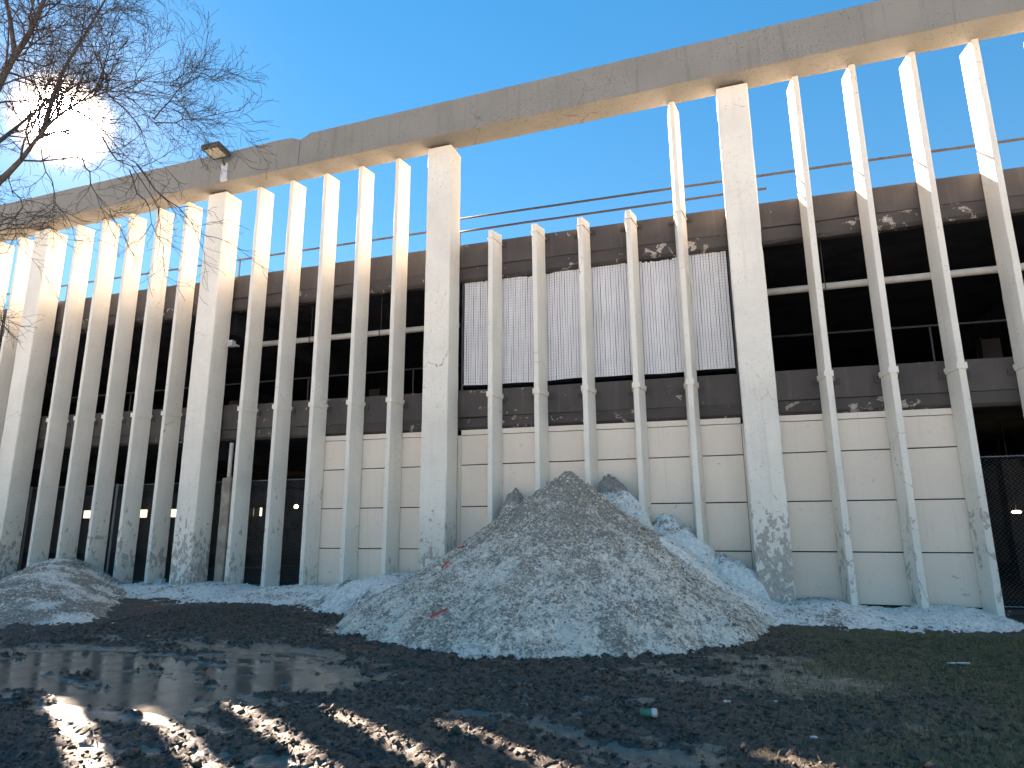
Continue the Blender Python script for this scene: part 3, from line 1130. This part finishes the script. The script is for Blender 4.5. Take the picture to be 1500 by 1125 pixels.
def chunk(label, cx_, cy_, zb, zt, sx_, sy_, seed, mat, lean=0.0, dirt=.3, crust=.2):
    bm = bmesh.new()
    bmesh.ops.create_icosphere(bm, subdivisions=5, radius=1.0)
    h = (zt - zb) / 2
    vv = np.array([v.co[:] for v in bm.verts])
    nz = .16 * ridged(vv[:, 0] * 1.6 + seed, vv[:, 2] * 1.6 + vv[:, 1], 4) + .05 * fbm(vv[:, 0] * 9 + seed, vv[:, 2] * 9 + vv[:, 1] * 5, 3)
    for v, e in zip(bm.verts, nz):
        c_ = v.co * (0.92 + e)
        k = 1 - .45 * max(0, c_.z)
        v.co = Vector((c_.x * sx_ * k + lean * c_.z, c_.y * sy_ * k, (c_.z + 1) * h))
    me = bpy.data.meshes.new('snow_chunk'); bm.to_mesh(me)
    me.polygons.foreach_set('use_smooth', [True] * len(me.polygons))
    a = me.attributes.new('dirt', 'FLOAT', 'POINT')
    zz = np.array([v.co.z for v in bm.verts]) / (2 * h)
    a.data.foreach_set('value', np.clip(dirt + crust * sstep(.80, .95, zz), 0, 1.6).astype(np.float32))
    bm.free()
    o = link(me, 'snow_chunk', mat)
    o.location = (cx_, cy_, zb)
    return tag(o, label, 'snow chunk', 'snow chunks against the wall')


chunk('grey snow chunk against the beige wall, left of the pile summit', 9.05, .16, 1.2, 2.42, .36, .26, 2.0, M['snow_dirty'], .03, .55)
chunk('snow chunk with a black crust, just right of the pile summit', 11.46, .06, .9, 2.60, .58, .34, 5.0, M['snow'], -.20, .28, 1.2)
chunk('white snow chunk between fins, halfway down the right of the pile', 12.58, .08, .3, 1.76, .70, .34, 9.0, M['snow'], -.16, .25)
chunk('lowest white snow chunk, beside the foot of the right column', 13.60, .06, -.1, 1.02, .74, .36, 14.0, M['snow'], -.14, .25)
chunk('rounded dark grey snow lump on the bank left of the tall pile', 5.75, -1.25, .18, .52, .26, .22, 21.0, M['snow_black'], 0, .62)

# ------------------------------------------------------------------ bare tree
tree = thing('bare_tree', 'leafless tree with fine tangled twigs against the sun at left', 'tree')
TB = Vector((3.9, -8.45, 0))
tree.location = TB
tr = random.Random(21)
wood = MB(); twigs = MB()


def bend(p, q, k, amp):
    p = Vector(p); q = Vector(q); L = (q - p).length
    out = [p]
    off = Vector((0, 0, 0))
    for i in range(1, k):
        off += Vector((tr.uniform(-1, 1), tr.uniform(-1, 1), tr.uniform(-1, 1))) * amp * L / k
        out.append(p.lerp(q, i / k) + off * math.sin(math.pi * i / k) ** .5)
    out.append(q)
    return out


def limb(pts, r0, r1, n=8):
    k = len(pts)
    wood.tube([p - TB for p in pts], [r0 + (r1 - r0) * i / (k - 1) for i in range(k)], n)


COUNT = [0]


def twig(p, d, L, r, lvl):
    """zig-zag shoot with side shoots"""
    COUNT[0] += 1
    k = 6 if lvl > 0 else 5
    pts = [Vector(p)]; d = Vector(d).normalized()
    seg = L / k
    kids = []
    for i in range(k):
        d = (d + Vector((tr.gauss(0, .20), tr.gauss(0, .20), tr.gauss(0.015, .20)))).normalized()
        pts.append(pts[-1] + d * seg)
        if lvl > 0 and i >= 0:
            kids.append((pts[-1].copy(), d.copy(), i / k))
    rr = [max(.0026, r * (1 - .72 * i / k)) for i in range(k + 1)]
    (twigs if r < .02 else wood).tube([q - TB for q in pts], rr, 3 if r < .009 else (4 if r < .02 else 6), False)
    for (q, dd, t_) in kids:
        for _ in range(2 if tr.random() < (.60 if lvl > 1 else .34) else 1):
            ax = Vector((tr.gauss(0, 1), tr.gauss(0, 1), tr.gauss(0, 1)))
            ax = (ax - dd * ax.dot(dd)).normalized()
            nd = dd * math.cos(.75) + ax * math.sin(.75) * 1.0
            twig(q, nd, L * tr.uniform(.38, .62) * (1 - .25 * t_), r * (.52 - .1 * t_), lvl - 1)


fork = Vector((4.0, -8.4, 3.1))
limb([Vector((3.9, -8.45, -.2)), Vector((3.92, -8.43, .5)), Vector((3.97, -8.41, 1.8)), fork], .25, .19, 12)
# main limbs, through points seen in the picture
R0 = 11.0
lower = [fork, at_r(-40, 330, R0), at_r(30, 235, R0 - .2), at_r(85, 170, R0 - .5), at_r(155, 135, R0 - .9), at_r(225, 140, R0 - 1.3)]
upper = [fork, at_r(-95, 330, R0 + .2), at_r(-40, 210, R0 + .3), at_r(8, 105, R0 + .3), at_r(45, 45, R0 + .2), at_r(75, -30, R0), at_r(110, -150, R0 - .2)]
third = [at_r(22, 85, R0 + .3), at_r(15, 30, R0 + .5), at_r(0, -40, R0 + .8), at_r(-20, -140, R0 + 1.0)]
fourth = [at_r(60, 200, R0 - .4), at_r(90, 110, R0), at_r(125, 50, R0 + .3), at_r(165, -20, R0 + .5), at_r(200, -90, R0 + .6)]
fifth = [at_r(-70, 290, R0 + .2), at_r(-20, 225, R0 + 1.1), at_r(20, 190, R0 + 1.8), at_r(70, 150, R0 + 2.4), at_r(120, 120, R0 + 2.9)]
left1 = [fork, fork + Vector((-.9, .5, 1.4)), fork + Vector((-1.9, 1.0, 2.9)), fork + Vector((-2.4, 1.2, 4.6))]
left2 = [fork, fork + Vector((-.6, -1.0, 1.5)), fork + Vector((-1.2, -1.9, 3.2)), fork + Vector((-1.5, -2.3, 4.8))]
specs = ((lower, .10, .006), (upper, .095, .018), (third, .04, .012), (fourth, .034, .010), (fifth, .05, .010), (left1, .12, .03), (left2, .12, .03))


def catmull(pts, k=4):
    out = []
    n_ = len(pts)
    for i in range(n_ - 1):
        p0 = pts[max(i - 1, 0)]; p1 = pts[i]; p2 = pts[i + 1]; p3 = pts[min(i + 2, n_ - 1)]
        for j in range(k):
            t_ = j / k
            out.append(.5 * ((2 * p1) + (p2 - p0) * t_ + (2 * p0 - 5 * p1 + 4 * p2 - p3) * t_ ** 2 + (3 * p1 - p0 - 3 * p2 + p3) * t_ ** 3))
    out.append(pts[-1])
    return out


for pts, r0, r1 in specs:
    cp = catmull([Vector(p) for p in pts])
    k = len(cp)
    wood.tube([p - TB for p in cp], [r1 + (r0 - r1) * (1 - i / (k - 1)) ** (2.4 if pts is lower else 1.3) for i in range(k)], 8)
    for i in range(int(k * .42), k):
        t_ = i / (k - 1)
        d = (cp[min(i + 1, k - 1)] - cp[max(i - 1, 0)]).normalized()
        r = r0 + (r1 - r0) * t_
        for _ in range(2 if i < k - 1 else 3):
            ax = Vector((tr.gauss(0, 1), tr.gauss(0, 1), tr.gauss(0.1, .8)))
            ax = (ax - d * ax.dot(d)).normalized()
            a = tr.uniform(.5, 1.0) if i < k - 1 else .3
            nd = d * math.cos(a) + ax * math.sin(a)
            twig(cp[i], nd, tr.uniform(.9, 1.55), min(.015, r * .42), 2)
# drooping shoots in front of the beam
for (u0, v0, u1, v1, r) in ((150, 200, 235, 330, R0 - 1.2), (200, 240, 300, 345, R0 - 1.5), (120, 230, 175, 330, R0 - .8), (225, 180, 330, 165, R0 - 1.4),
                            (60, 215, 70, 330, R0 - .5), (225, 175, 300, 90, R0 - 1.2), (20, 240, 10, 370, R0 - .1), (190, 250, 240, 360, R0 - 1.4)):
    a = at_r(u0, v0, r); b_ = at_r(u1, v1, r - .4)
    pts = bend(a, b_, 7, .42)
    twigs.tube([q - TB for q in pts], [.012 - .0012 * i for i in range(8)], 4, False)
    for i in range(2, 8):
        d = (pts[i] - pts[i - 1]).normalized()
        ax = Vector((tr.gauss(0, 1), tr.gauss(0, 1), tr.gauss(-.1, 1)))
        ax = (ax - d * ax.dot(d)).normalized()
        twig(pts[i], d * .75 + ax * .65, tr.uniform(.45, .9), .006, 1)
wood.build('trunk', M['bark'], tree, True)
twigs.build('crown', M['twig'], tree)

# ------------------------------------------------------------------ turf
gn = 70000
bx = RNG.uniform(11.0, 20.5, gn * 2); by = RNG.uniform(-10.8, -2.0, gn * 2)
gmk = green_mask(bx, by)
sel = RNG.random(gn * 2) < (gmk ** 1.3) * .75 + .03
bx = bx[sel][:gn]; by = by[sel][:gn]
gz = ground_h(bx, by)[0]
nb = len(bx)
ang = RNG.random(nb) * 2 * np.pi
hh = RNG.uniform(.015, .048, nb); ww = RNG.uniform(.0022, .0045, nb)
lean_a = RNG.random(nb) * 2 * np.pi; lean = RNG.uniform(.3, 1.3, nb) * hh
ca, sa = np.cos(ang) * ww, np.sin(ang) * ww
lx, ly = np.cos(lean_a) * lean, np.sin(lean_a) * lean
V = np.stack([np.stack([bx - ca, by - sa, gz - .01], 1), np.stack([bx + ca, by + sa, gz - .01], 1),
              np.stack([bx + ca * .8 + lx * .35, by + sa * .8 + ly * .35, gz + hh * .65], 1), np.stack([bx - ca * .8 + lx * .35, by - sa * .8 + ly * .35, gz + hh * .65], 1),
              np.stack([bx + lx, by + ly, gz + hh], 1)], 1).reshape(-1, 3)
i0 = np.arange(nb) * 5
me = bpy.data.meshes.new('grass')
fq = np.stack([i0, i0 + 1, i0 + 2, i0 + 3], 1); ft = np.stack([i0 + 3, i0 + 2, i0 + 4], 1)
me.from_pydata(V.tolist(), [], fq.tolist() + ft.tolist())
a_ = me.attributes.new('tone', 'FLOAT', 'POINT')
tone = np.repeat(np.clip(RNG.beta(1.2, 1.7, nb) + .35 * (1 - green_mask(bx, by)), 0, 1), 5)
a_.data.foreach_set('value', tone.astype(np.float32))
grass = link(me, 'grass', M['grass'])
tag(grass, 'thin worn grass on the muddy ground at right', 'grass', kind='stuff')

# loose clods on the mud
cn = 26000
qx = RNG.uniform(3.0, 19.0, cn * 3); qy = RNG.uniform(-10.8, -2.6, cn * 3)
hq, cq, gq = ground_h(qx, qy)
sel = RNG.random(cn * 3) < cq * (1 - .8 * gq) * .8
qx, qy, hq = qx[sel][:cn], qy[sel][:cn], hq[sel][:cn]
cn = len(qx)
octa = np.array([(1, 0, 0), (0, 1, 0), (-1, 0, 0), (0, -1, 0), (0, 0, 1), (0, 0, -1)], float)
rad = RNG.gamma(1.6, .0065, cn) + .005
jit = RNG.uniform(.5, 1.35, (cn, 6, 1))
rot = RNG.random(cn) * 6.28
cc, ss = np.cos(rot)[:, None], np.sin(rot)[:, None]
ov = octa[None] * jit * rad[:, None, None] * np.array([1.25, .9, .8])
vx = ov[..., 0] * cc - ov[..., 1] * ss + qx[:, None]; vy = ov[..., 0] * ss + ov[..., 1] * cc + qy[:, None]
vz = ov[..., 2] + hq[:, None] + rad[:, None] * .25
V = np.stack([vx, vy, vz], -1).reshape(-1, 3)
of = np.array([(0, 1, 4), (1, 2, 4), (2, 3, 4), (3, 0, 4), (1, 0, 5), (2, 1, 5), (3, 2, 5), (0, 3, 5)])
Fq = (of[None] + (np.arange(cn) * 6)[:, None, None]).reshape(-1, 3)
me = bpy.data.meshes.new('mud_clods'); me.from_pydata(V.tolist(), [], Fq.tolist())
me.polygons.foreach_set('use_smooth', [True] * len(me.polygons))
a_ = me.attributes.new('clod', 'FLOAT', 'POINT'); a_.data.foreach_set('value', np.ones(len(V), np.float32))
a_ = me.attributes.new('green', 'FLOAT', 'POINT'); a_.data.foreach_set('value', np.zeros(len(V), np.float32))
tag(link(me, 'mud_clods', M['mud']), 'small dark clods of churned mud on the ground', 'mud', kind='stuff')

# ------------------------------------------------------------------ litter
def gz_at(x, y):
    return float(ground_h(np.array([x]), np.array([y]))[0][0])


def pile_z(x, y):
    return float(big_pile(np.array([x]), np.array([y]))[0][0])


def hit_pile(u, v):
    d = ray(u, v); p = Vector((CX, CY, CZ)); t_ = 5.0
    while t_ < 30:
        q = p + d * t_
        if q.z < max(pile_z(q.x, q.y), 0): return q
        t_ += .02
    return p + d * 12


M['red'] = plain('faded_red_plastic', (.72, .10, .05), .5, var=.1)
M['paper'] = plain('white_paper', (.66, .65, .62), .7, var=.15, sc=30)
M['cupgreen'] = plain('green_print', (.02, .22, .15), .5)
M['straw'] = plain('dead_straw', (.36, .29, .17), .8)
for lab, a, b_ in (('faded red stick lying low on the front slope of the tall pile', (631, 909), (655, 897)),
                   ('short red stick on the left shoulder of the pile, below the column', (648, 836), (658, 827)),
                   ('small red stick highest on the left edge of the tall pile', (671, 807), (680, 804))):
    pa, pb_ = hit_pile(*a), hit_pile(*b_)
    c_ = (pa + pb_) / 2 + Vector((0, -.02, .05))
    dd = (pb_ - pa)
    if dd.length > .6: dd = dd.normalized() * .45
    mb = MB().tube([-dd / 2, -dd * .1 + Vector((0, 0, .006)), dd / 2], [.016, .018, .015], 6)
    o = mb.build('marker_stick', M['red']); o.location = c_
    tag(o, lab, 'stick', 'red sticks on the snow')


def crumple(name, label, cat, x, y, z, s, seed, mat, flat=.5, group=None):
    bm = bmesh.new(); bmesh.ops.create_icosphere(bm, subdivisions=3, radius=1)
    rr = random.Random(seed)
    for v in bm.verts:
        e = .75 + .45 * rr.random()
        v.co = Vector((v.co.x * s * e * 1.25, v.co.y * s * e, (v.co.z * e * flat + flat * .6) * s))
    me = bpy.data.meshes.new(name); bm.to_mesh(me); bm.free()
    o = link(me, name, mat); o.location = (x, y, z)
    return tag(o, label, cat, group)


q = at_z(698, 961, .05)
crumple('paper_bag', 'crumpled white paper bag at the front foot of the tall pile', 'litter', q.x, q.y - .22, gz_at(q.x, q.y - .22) + .02, .12, 3, M['paper'], .6)
# green and white paper cup lying on its side
q = at_z(950, 1058, .03)
cup = thing('paper_cup', 'small green and white paper cup lying in the mud', 'cup')
cup.location = (q.x, q.y, gz_at(q.x, q.y) + .03)
MB().tube([(-.07, 0, 0), (-.02, 0, .0), (.035, .004, .002)], [.026, .03, .034], 12).build('sleeve', M['cupgreen'], cup, True)
MB().tube([(.032, .004, .002), (.05, .005, .003), (.068, .005, .003), (.075, .005, .003)], [.0345, .037, .037, .028], 12).build('rim', M['paper'], cup, True)
for i, (u, v, s, lab) in enumerate(((747, 1045, .022, 'tiny white scrap on the mud straight below the tall pile'),
                                    (1066, 1040, .04, 'torn white scrap on the mud, right of the green cup'),
                                    (1137, 1031, .03, 'slim white scrap on the mud, right of the torn scrap'),
                                    (217, 935, .03, 'small white scrap on the dark mud in front of the left bank'),
                                    (165, 913, .06, 'pale lump of ice on the mud in front of the left heap'),
                                    (1193, 1090, .035, 'pale scrap on the mud near the lower right edge'),
                                    (422, 959, .02, 'tiny white scrap at the far edge of the puddle'),
                                    (690, 905, .0, ''))):
    if s == 0: continue
    q = at_z(u, v, .02)
    s *= .68
    crumple('litter_scrap', lab, 'litter', q.x, q.y, gz_at(q.x, q.y) + .004, s, 40 + i, M['paper'], .35, 'scraps of litter')
qa, qb = at_z(1388, 972, .03), at_z(1421, 972, .03)
o = MB().tube([Vector((0, 0, 0)), (qb - qa) * .5 + Vector((0, 0, .004)), qb - qa], .012, 6).build('white_stick', M['paper'])
o.location = (qa.x, qa.y, max(gz_at(qa.x, qa.y), gz_at(qb.x, qb.y)) + .012)
tag(o, 'thin white stick lying on the grass at right', 'stick')
# pale strip of plastic on the pile
pts = [hit_pile(u, v) + Vector((0, -.05, .06)) for u, v in ((832, 925), (838, 930), (846, 932), (855, 929), (862, 924))]
o = MB().tube([p - pts[0] for p in pts], [.008, .014, .016, .013, .006], 5).build('plastic_strip', M['paper'])
o.location = pts[0]
tag(o, 'curled white plastic strip on the lower front of the tall pile', 'litter')
